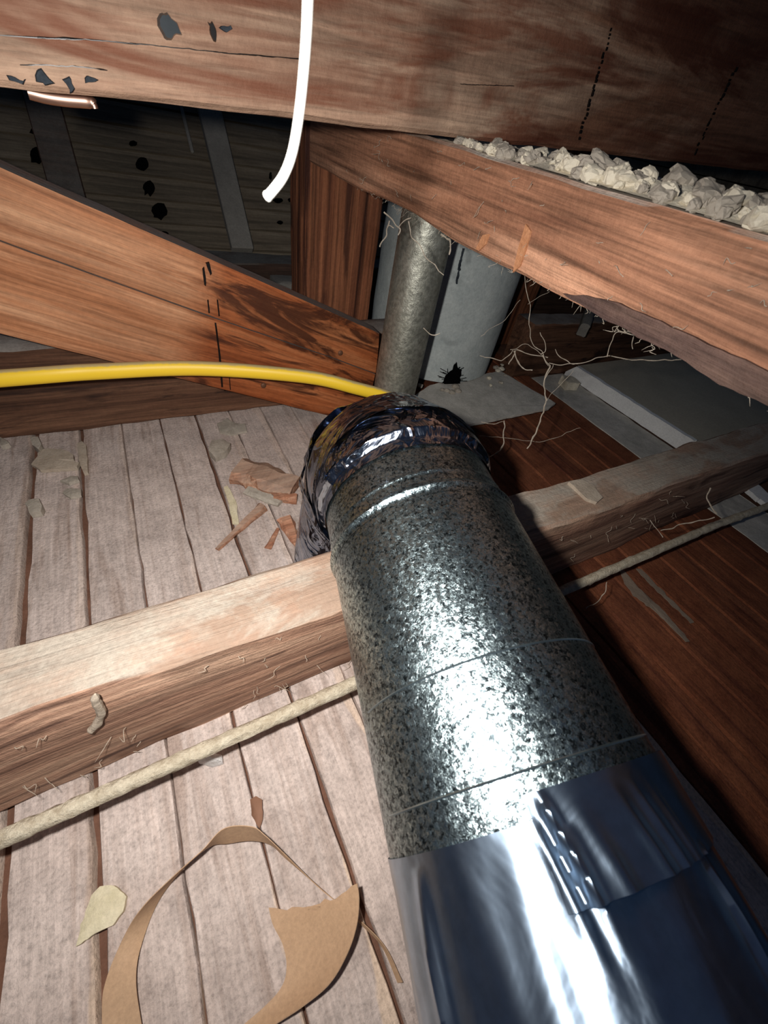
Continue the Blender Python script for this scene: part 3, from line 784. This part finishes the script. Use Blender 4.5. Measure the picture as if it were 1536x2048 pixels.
o = obj('plaster_crumb', slab_bm(ragged([(ch.x-.05, ch.y-.03), (ch.x+.04, ch.y-.05), (ch.x+.05, ch.y+.03), (ch.x-.02, ch.y+.05)], .02, .01, 4), .0, .05, .01), M['chunk'])
tag(o, 'pale plaster crumb beside the end of the white strip', 'crumb')
for k, (px, w) in enumerate([((1512, 985), .04), ((1532, 1003), .03)]):
    c = onz(px, .01)
    o = obj('plaster_crumb', slab_bm(ragged([(c.x-w*1.6, c.y-w), (c.x+w, c.y-w), (c.x+w*1.6, c.y+w), (c.x-w, c.y+w)], .02, .008, k), .0, .02, .006), M['white'])
    tag(o, ['long white crumb on the grey plaster at the right edge', 'shorter white crumb at the very right edge below the joist'][k], 'crumb')

# ---------------------------------------------------------------- cords, cable, wire
cp = [onz(p, z_) for p, z_ in (((-420, 1880), .016), ((-150, 1748), .10), ((0, 1680), .13), ((230, 1578), .13), ((460, 1476), .13), ((700, 1370), .13), ((900, 1282), .13), ((1130, 1180), .13), ((1270, 1119), .13), ((1380, 1072), .13), ((1440, 1047), .13), ((1536, 1012), .12), ((1700, 950), .07), ((1800, 915), .016))]
pts = spline(cp, 14)
o = obj('cloth_cord', tube_bm(pts, [.0138+.0012*noise.noise(p*30) for p in pts], 12, rough=.22), M['cord'])
tag(o, 'dusty cloth cord stretched over the lath in front of the joist', 'cord')
yp = [Vector((-1.2, 1.36, .30))]+[ony((0, 757), 1.31), ony((200, 743), 1.31), ony((400, 737), 1.29), ony((600, 752), 1.22), ony((700, 773), 1.16), ony((800, 809), 1.09)]+[Vector((.80, 1.0, .12)), Vector((.83, .93, .022))]
o = obj('yellow_cable', tube_bm(spline(yp, 12), .0235, 16, flat=.8), M['yellow'])
tag(o, 'yellow plastic cable arching across in front of the brace', 'cable')
wp = [ony(p, .34) for p in [(628, -520), (618, -120), (616, 0), (611, 100), (600, 215), (586, 300), (568, 350), (545, 382), (530, 397)]]
ww = spline(wp, 10)
o = obj('white_wire', tube_bm(ww, [.0031]*(len(ww)-6)+[.0032, .0034, .0034, .0032, .0027, .0012], 12), M['wire'])
tag(o, 'white plastic wire hanging down from above with a bent end', 'wire')

# ---------------------------------------------------------------- paper backing strip
def ribbon(stations, mat, name, thick=.0012):
    """Stations: two pixel edges with heights; the strip is a real curled sheet between them."""
    A = spline([onz(a, za) for a, za, b, zb in stations], 12); B = spline([onz(b, zb) for a, za, b, zb in stations], 12)
    bm = bmesh.new(); rows = []; m = 6
    for p, q in zip(A, B):
        rows.append([bm.verts.new(p.lerp(q, k/m)) for k in range(m+1)])
    for i in range(len(rows)-1):
        for k in range(m): bm.faces.new((rows[i][k], rows[i][k+1], rows[i+1][k+1], rows[i+1][k]))
    bmesh.ops.recalc_face_normals(bm, faces=bm.faces)
    bmesh.ops.solidify(bm, geom=bm.faces[:], thickness=thick)
    return bm
paper = ribbon([((215, 2300), .02, (330, 2300), .02), ((204, 2040), .02, (285, 2060), .02), ((212, 1960), .02, (272, 1950), .022), ((250, 1870), .03, (290, 1868), .008), ((288, 1812), .05, (322, 1795), .006),
                ((345, 1755), .06, (372, 1733), .01), ((404, 1702), .075, (420, 1694), .015), ((448, 1658), .08, (455, 1688), .02), ((502, 1654), .08, (500, 1682), .03), ((530, 1672), .075, (540, 1690), .04),
                ((572, 1712), .05, (574, 1720), .04), ((640, 1778), .02, (646, 1782), .015), ((720, 1842), .02, (722, 1850), .012), ((770, 1895), .016, (764, 1895), .008), ((805, 1965), .014, (795, 1966), .006)], M['paper'], 'paper')
o = obj('paper_strip', paper, M['paper'])
tag(o, 'curled brown paper strip looping over the lath', 'paper')
outer = [(714, 1767), (718, 1800), (713, 1850), (695, 1905), (660, 1965), (605, 2012), (530, 2062), (400, 2160)]
inner = [(537, 1815), (546, 1850), (565, 1888), (573, 1930), (565, 1970), (532, 2010), (455, 2078), (300, 2230)]
zo = [.085, .085, .08, .072, .06, .045, .03, .02]
A = spline([onz(p, .014) for p in inner], 10); B = spline([onz(p, z_) for p, z_ in zip(outer, zo)], 10)
bm = bmesh.new(); rows = []; m = 16
for i, (p, q) in enumerate(zip(A, B)):
    row = []
    for k in range(m+1):
        u = k/m; v = p.lerp(q, u); v.z = p.z+(q.z-p.z)*u**1.9
        if i < 6:
            e = (1-i/6)*noise.noise(Vector((u*9, 3, 1))); v.y += e*.012*min(1, 6*u*(1-u)+.3)+(1-i/6)*(.014*math.sin(u*PI)*-1)
        row.append(bm.verts.new(v))
    rows.append(row)
for i in range(len(rows)-1):
    for k in range(m): bm.faces.new((rows[i][k], rows[i][k+1], rows[i+1][k+1], rows[i+1][k]))
bmesh.ops.recalc_face_normals(bm, faces=bm.faces)
bmesh.ops.solidify(bm, geom=bm.faces[:], thickness=.0014)
o = obj('paper_scrap', bm, M['paper'])
tag(o, 'torn wide brown paper scrap lifting off the lath beside the foil duct', 'paper')

# ---------------------------------------------------------------- flakes, chips, splinters
def flake(pts, mat, label, z=.012, th=.008, cat='flake', curl=.006, seed=0, name='paint_flake', amp=2.5):
    pl = ragged([(float(a), float(b)) for a, b in pts], 8, amp, seed)
    W = [onz(p, z) for p in pl]
    c = sum((Vector(w) for w in W), Vector())/len(W)
    bm = bmesh.new()
    a = [bm.verts.new((w.x, w.y, .0015)) for w in W]
    b = [bm.verts.new((w.x, w.y, z+curl*noise.noise(Vector((w.x*25, w.y*25, seed))))) for w in W]
    ci = bm.verts.new((c.x, c.y, z+curl*.8))
    n = len(a); bm.faces.new(a)
    for i in range(n):
        bm.faces.new((a[i], a[(i+1) % n], b[(i+1) % n], b[i])); bm.faces.new((b[i], b[(i+1) % n], ci))
    o = obj(name, bm, mat); tag(o, label, cat); return o
flake([(152, 1893), (162, 1850), (182, 1790), (200, 1772), (228, 1770), (252, 1792), (246, 1822), (225, 1850), (190, 1868)], M['flake'], 'leaf-shaped cream flake on the lath beside the paper strip', .012, seed=1)
flake([(62, 928), (74, 912), (78, 898), (120, 896), (146, 908), (148, 918), (120, 922), (158, 926), (154, 936), (80, 940)], M['flake_dull'], 'wide cream flake on the lath at the upper left', .014, seed=2)
flake([(154, 888), (164, 882), (172, 890), (176, 944), (168, 946), (160, 930)], M['flake_dull'], 'narrow upright cream flake over a lath gap at the upper left', .012, seed=3)
flake([(447, 975), (455, 970), (464, 985), (474, 1012), (478, 1048), (464, 1046), (460, 1015)], M['flake'], 'thin yellowish flake along a lath gap left of the wood chunk', .008, seed=4, curl=.003)
flake([(416, 900), (424, 880), (444, 878), (460, 886), (452, 902), (430, 912)], M['chunk_grey'], 'round grey mortar lump on the lath below the dark joist', .03, seed=5, cat='mortar', name='mortar_lump', curl=.012)
flake([(434, 846), (455, 838), (470, 846), (490, 848), (494, 862), (462, 868), (440, 862)], M['chunk_grey'], 'flat grey mortar splash at the foot of the dark joist', .012, seed=6, cat='mortar', name='mortar_lump')
flake([(50, 1008), (56, 998), (78, 998), (84, 1012), (80, 1022), (58, 1024)], M['chunk_grey'], 'small grey mortar lump over a gap at the far left', .025, seed=7, cat='mortar', name='mortar_lump')
flake([(120, 962), (140, 952), (156, 952), (158, 960), (138, 966)], M['chunk_grey'], 'small grey mortar splash below the wide cream flake', .012, seed=8, cat='mortar', name='mortar_lump')
flake([(124, 984), (134, 976), (162, 978), (162, 990), (140, 996)], M['chunk_grey'], 'dull grey mortar splash on the second lath gap', .010, seed=9, cat='mortar', name='mortar_lump')
flake([(0, 874), (14, 878), (18, 886), (0, 892)], M['chunk_grey'], 'mortar lump at the left edge under the dark joist', .02, seed=19, cat='mortar', name='mortar_lump')
flake([(60, 876), (78, 874), (84, 888), (76, 896), (64, 888)], M['chunk_grey'], 'mortar lump against the dark joist at the first lath gap', .03, seed=20, cat='mortar', name='mortar_lump')
flake([(500, 1600), (512, 1592), (524, 1600), (526, 1640), (518, 1658), (504, 1630)], M['nail'], 'brown bark flake on the lath above the paper loop', .012, seed=10)
flake([(394, 1520), (402, 1508), (424, 1504), (442, 1508), (444, 1522), (420, 1528)], M['fluff'], 'white fluffy tuft under the cloth cord', .03, seed=11, cat='fluff', name='fluff_tuft', curl=.02)

flake([(1238, 1136), (1246, 1138), (1262, 1165), (1290, 1186), (1312, 1206), (1340, 1235), (1380, 1282), (1372, 1284), (1330, 1240), (1300, 1214), (1268, 1190), (1250, 1166)], M['plaster_pale'], 'wavy pale plaster smear along the brown lath right of the duct', .004, seed=31, cat='plaster', name='plaster_smear', curl=.002)
flake([(1272, 1138), (1282, 1138), (1310, 1166), (1340, 1196), (1388, 1244), (1382, 1246), (1330, 1196), (1302, 1170)], M['plaster_pale'], 'thin straight plaster smear between two brown lath right of the cord', .003, seed=32, cat='plaster', name='plaster_smear', curl=.001)
def fuzz(parent, n, place, lmin, lmax, r, mat):
    bm = bmesh.new()
    for k in range(n):
        p, d = place()
        l = random.uniform(lmin, lmax); c = noise.noise_vector(Vector((k*3.1, 1, 2)))
        c2 = noise.noise_vector(Vector((k*7.3, 5, 9)))
        tube_bm(spline([p, p+d*l*.35+c*l*.35, p+d*l*.7+c2*l*.5, p+d*l+c*l*.9], 3), [r]*8+[r*.6, r*.3], 4, bm=bm)
    o = obj('splinter_fuzz', bm, mat, parent); o['kind'] = 'stuff'; return o
def on_joist():
    return Vector((random.uniform(-.5, 1.7), .341, random.uniform(.02, .30))), Vector((random.uniform(-1, 1), -.35, random.uniform(-.8, .4))).normalized()
fuzz(joist, 75, on_joist, .010, .034, .0006, M['flake_dull'])
def on_tie():
    return Vector((tx+random.uniform(-.002, .03), random.uniform(.0, 1.3), tz0+random.uniform(-.001, .012))), Vector((-.4, random.uniform(-1, 1), random.uniform(-.9, .2))).normalized()
fuzz(tie, 170, on_tie, .004, .020, .00035, M['web'])
def on_face():
    return Vector((tx-.001, random.uniform(.05, 1.4), random.uniform(tz0+.02, tz1-.01))), Vector((-.25, random.uniform(-1, 1), random.uniform(-.5, .8))).normalized()
fuzz(tie, 60, on_face, .006, .024, .0004, M['web'])
def chunk3(name, A, B, wA, wB, hA, hB, mat, label, cat, seed=0):
    """A split piece of wood from A to B (points on the lath)."""
    A = Vector(A); B = Vector(B); t = (B-A); L = t.length; t.normalize(); s = Vector((-t.y, t.x, 0)).normalized(); u = Vector((0, 0, 1))
    bm = bmesh.new(); rows = []; n = 14
    for i in range(n+1):
        k = i/n; w = wA+(wB-wA)*k; h = hA+(hB-hA)*k
        row = []
        for (a, b) in ((-.5, 0), (.5, 0), (.5, .55), (.28, 1), (-.3, .9), (-.5, .5)):
            j = noise.noise_vector(Vector((k*5, a*4+seed, b*4)))
            row.append(bm.verts.new(A+t*(L*k)+s*((a+j.x*.18)*w)+u*((b+(j.z*.22 if b > 0 else 0))*h)))
        rows.append(row)
    for i in range(n):
        for j in range(6): bm.faces.new((rows[i][j], rows[i][(j+1) % 6], rows[i+1][(j+1) % 6], rows[i+1][j]))
    bm.faces.new(rows[0]); bm.faces.new(rows[-1])
    o = obj(name, bm, mat, smooth=False); tag(o, label, cat); return o
chunk3('wood_chunk', onz((478, 948), .002), onz((590, 985), .002), .13, .10, .05, .045, M['chip'], 'weathered wood chunk on the lath beside the foil elbow', 'wood chunk', 1)
chunk3('wood_splinter', onz((434, 1100), .002), onz((526, 1016), .002), .012, .034, .008, .02, M['chip'], 'long thin splinter pointing away from the wood chunk', 'splinter', 2)
chunk3('wood_splinter', onz((548, 1000), .002), onz((594, 1003), .002), .02, .03, .03, .03, M['chip_red'], 'fresh reddish splinter under the end of the wood chunk', 'splinter', 3)
chunk3('wood_splinter', onz((570, 1040), .002), onz((598, 1098), .002), .05, .015, .02, .01, M['chip_red'], 'reddish wedge splinter beside the foot of the foil elbow', 'splinter', 4)
chunk3('wood_splinter', onz((536, 1098), .002), onz((556, 1058), .002), .02, .01, .008, .006, M['chip_red'], 'faint short splinter between the long splinter and the joist', 'splinter', 5)
chunk3('bark_piece', onz((498, 980), .002), onz((560, 1010), .002), .06, .03, .02, .015, M['chunk_grey'], 'grey crumbled bark under the wood chunk', 'bark', 6)
# drips and flecks on the joist
jd = [ony(p, .343) for p in [(190, 1386), (192, 1400), (202, 1420), (196, 1440), (184, 1456), (178, 1462)]]
o = obj('plaster_drip', tube_bm([p+Vector((0, -.002, 0)) for p in spline(jd, 5)], [(.0065+.002*noise.noise(Vector((i*.35, 0, 0))))*min(1, .25+i/4, .25+(25-i)/5) for i in range(26)], 9, rough=.25), M['flake_dull'])
tag(o, 'pale plaster drip hanging on the face of the front joist', 'drip')
pat = [onz(p, .3185) for p in [(1136, 968), (1160, 962), (1186, 976), (1204, 1000), (1196, 1010), (1172, 1002)]]
o = obj('plaster_splash', slab_bm(ragged([(p.x, p.y) for p in pat], .02, .008, 6), .312, .3275, .002), M['flake_dull'])
tag(o, 'cream plaster splash on top of the joist right of the duct', 'plaster')

# ---------------------------------------------------------------- rubble on the tie beam
protos = []
for k in range(6):
    bm = bmesh.new(); bmesh.ops.create_icosphere(bm, subdivisions=3, radius=1.0)
    for v in bm.verts:
        n = noise.noise_vector(v.co*1.3+Vector((k*5, 0, 0)))*.5+noise.noise_vector(v.co*3.1+Vector((k*9, 2, 0)))*.26+noise.noise_vector(v.co*8.0+Vector((k*3, 2, 5)))*.09
        v.co = v.co+n
        for ax_, lim in ((2, .7), (0, .9), (1, .95)):
            if abs(v.co[ax_]) > lim: v.co[ax_] = math.copysign(lim+(abs(v.co[ax_])-lim)*.25, v.co[ax_])
    for m_ in ('chunk', 'chunk_grey'):
        b2 = bm.copy()
        o = obj('plaster_chunk', b2, M[m_], smooth=False, at=(0, 0, 0)); protos.append(o)
    bm.free()
used = set()
cnt = 0
for i in range(240):
    y = random.uniform(.10, .92)
    edge = min(1, (.95-y)/.35)
    size = random.uniform(.003, .0125)*(.75+.5*edge)*(1.35 if random.random() < .15 else 1)
    layer = random.random()
    x = tx+.014+random.random()**1.5*.13
    zz = tz1+size*.45+.016*max(0, min(1, (x-tx)/.06))*min(1, (.95-y)/.4)
    j = random.randrange(len(protos)); p = protos[j]
    if j in used:
        o = p.copy(); COL.objects.link(o)
    else:
        o = p; used.add(j)
    o.scale = (size*random.uniform(.8, 1.4), size*random.uniform(.8, 1.4), size*random.uniform(.7, 1.0))
    o.rotation_euler = (random.uniform(-.4, .4), random.uniform(-.4, .4), random.uniform(0, 6))
    o.location = Vector((x, y, zz))*S
    tag(o, 'broken plaster lump in the rubble along the top of the tie beam', 'plaster lump', 'plaster rubble on the tie beam')
for j, p in enumerate(protos):
    if j not in used: bpy.data.objects.remove(p)
bm = bmesh.new(); rows = []
for i in range(91):
    y = -.5+1.46*i/90; e = min(1, max(0, (.96-y)/.4)); row = []
    for k in range(13):
        x = tx+.006+.155*k/12
        h = (.020*min(1, k/5)*e+.006*noise.noise(Vector((x*60, y*40, 3)))+.004*noise.noise(Vector((x*140, y*120, 3))))*min(1, k/2, (12-k)/2)
        row.append(bm.verts.new((x, y, tz1+.002+max(0, h))))
    rows.append(row)
for i in range(90):
    for k in range(12): bm.faces.new((rows[i][k], rows[i][k+1], rows[i+1][k+1], rows[i+1][k]))
o = obj('plaster_dust', bm, M['chunk']); tag(o, 'bed of pale plaster dust along the top of the tie beam', 'dust', kind='stuff')
bm = bmesh.new(); bmesh.ops.create_icosphere(bm, subdivisions=2, radius=.022)
dc = Vector((tx+.03, .235, tz1+.012))
for v in bm.verts: v.co += noise.noise_vector(v.co*60)*.012; v.co.z *= .7; v.co += dc
o = obj('tar_lump', bm, M['chunk_dark']); tag(o, 'dark slate-grey lump among the pale plaster rubble on the beam', 'lump')

# ---------------------------------------------------------------- cobwebs and loose fibres
def webline(bm, pts, depth, r=.0022):
    P = [CAM+ray(p)*(d) for p, d in zip(pts, depth if isinstance(depth, list) else [depth]*len(pts))]
    Q = spline(P, 8)
    Q = [q+noise.noise_vector(q*40)*.006 for q in Q]
    tube_bm(Q, [r*.42*(1+1.2*abs(noise.noise(q*70))) for q in Q], 5, bm=bm)
web = thing('cobweb', CAM+ray((1090, 720))*1.35, 'dusty tangled cobweb hanging below the tie beam in front of the white strip', 'cobweb')
strands = [([(1048, 552), (1058, 610), (1062, 680), (1082, 705), (1098, 730)], 1.35, .0022), ([(1098, 730), (1088, 770), (1090, 800), (1078, 850), (1056, 898)], 1.35, .0038),
           ([(960, 712), (1000, 720), (1020, 708), (1026, 700), (1060, 708), (1096, 716)], 1.4, .0026), ([(1026, 702), (1036, 722), (1048, 738), (1066, 740)], 1.38, .0034),
           ([(1098, 726), (1140, 728), (1180, 722), (1214, 712), (1250, 718), (1300, 720), (1362, 720)], 1.3, .0022), ([(1110, 700), (1120, 712), (1140, 728), (1155, 726)], 1.32, .002),
           ([(1214, 712), (1222, 680), (1240, 662), (1268, 672), (1280, 676)], 1.2, .0022), ([(1240, 662), (1232, 650)], 1.2, .002), ([(1268, 674), (1266, 700)], 1.2, .0018),
           ([(1040, 600), (1010, 640), (960, 670)], 1.4, .0012), ([(1090, 760), (1104, 730)], 1.35, .002), ([(1030, 700), (1018, 730)], 1.38, .003), ([(1098, 730), (1060, 690), (1020, 700)], 1.37, .0016),
           ([(1150, 740), (1110, 780), (1092, 800)], 1.33, .0012), ([(1056, 610), (1100, 580)], 1.3, .001), ([(1080, 665), (1090, 700), (1082, 712)], 1.34, .002)]
for pts, d, r in strands:
    bm = bmesh.new(); webline(bm, pts, d, r); obj('strand', bm, M['web'], web)
web = thing('cobweb', CAM+ray((1000, 870))*1.5, 'grey cobweb strands in the dark beside the elbow and plate', 'cobweb')
for pts, r in (([(1010, 840), (1006, 870), (1004, 890), (995, 905), (975, 915)], .004), ([(962, 845), (985, 848), (1008, 842)], .002), ([(960, 872), (1010, 876), (1080, 882), (1130, 868), (1160, 856)], .0014)):
    bm = bmesh.new(); webline(bm, pts, 1.5, r); obj('strand', bm, M['web'], web)
fib = thing('loose_fibres', CAM+ray((800, 440))*1.05, 'frayed dusty fibres under the tie beam at the top of the steel pipe', 'fibres')
for pts, r in (([(770, 425), (785, 440), (800, 455), (795, 470)], .003), ([(800, 452), (812, 440), (822, 438)], .0025), ([(816, 445), (820, 465), (850, 510), (886, 552)], .0022), ([(778, 440), (774, 470), (762, 486), (758, 495)], .003),
               ([(880, 466), (892, 480), (900, 484), (904, 498), (898, 510)], .0035), ([(790, 452), (780, 448), (776, 452)], .002), ([(848, 655), (862, 668), (880, 668)], .002)):
    bm = bmesh.new(); webline(bm, pts, 1.16, r); obj('fibre', bm, M['web'], fib)
tw = thing('loose_twigs', CAM+ray((1320, 1020))*1.5, 'thin curled fibres on the right part of the cloth cord', 'fibres')
for pts, d, r in (([(1418, 975), (1415, 1000), (1428, 1022), (1432, 1030)], 1.52, .004), ([(1300, 1040), (1322, 1070), (1325, 1075)], 1.42, .002), ([(1320, 1062), (1340, 1058), (1360, 1048), (1390, 1044), (1430, 1034)], 1.5, .003), ([(1214, 1164), (1210, 1185), (1190, 1205), (1174, 1218)], 1.32, .002)):
    bm = bmesh.new(); webline(bm, pts, d, r); obj('fibre', bm, M['web'], tw)
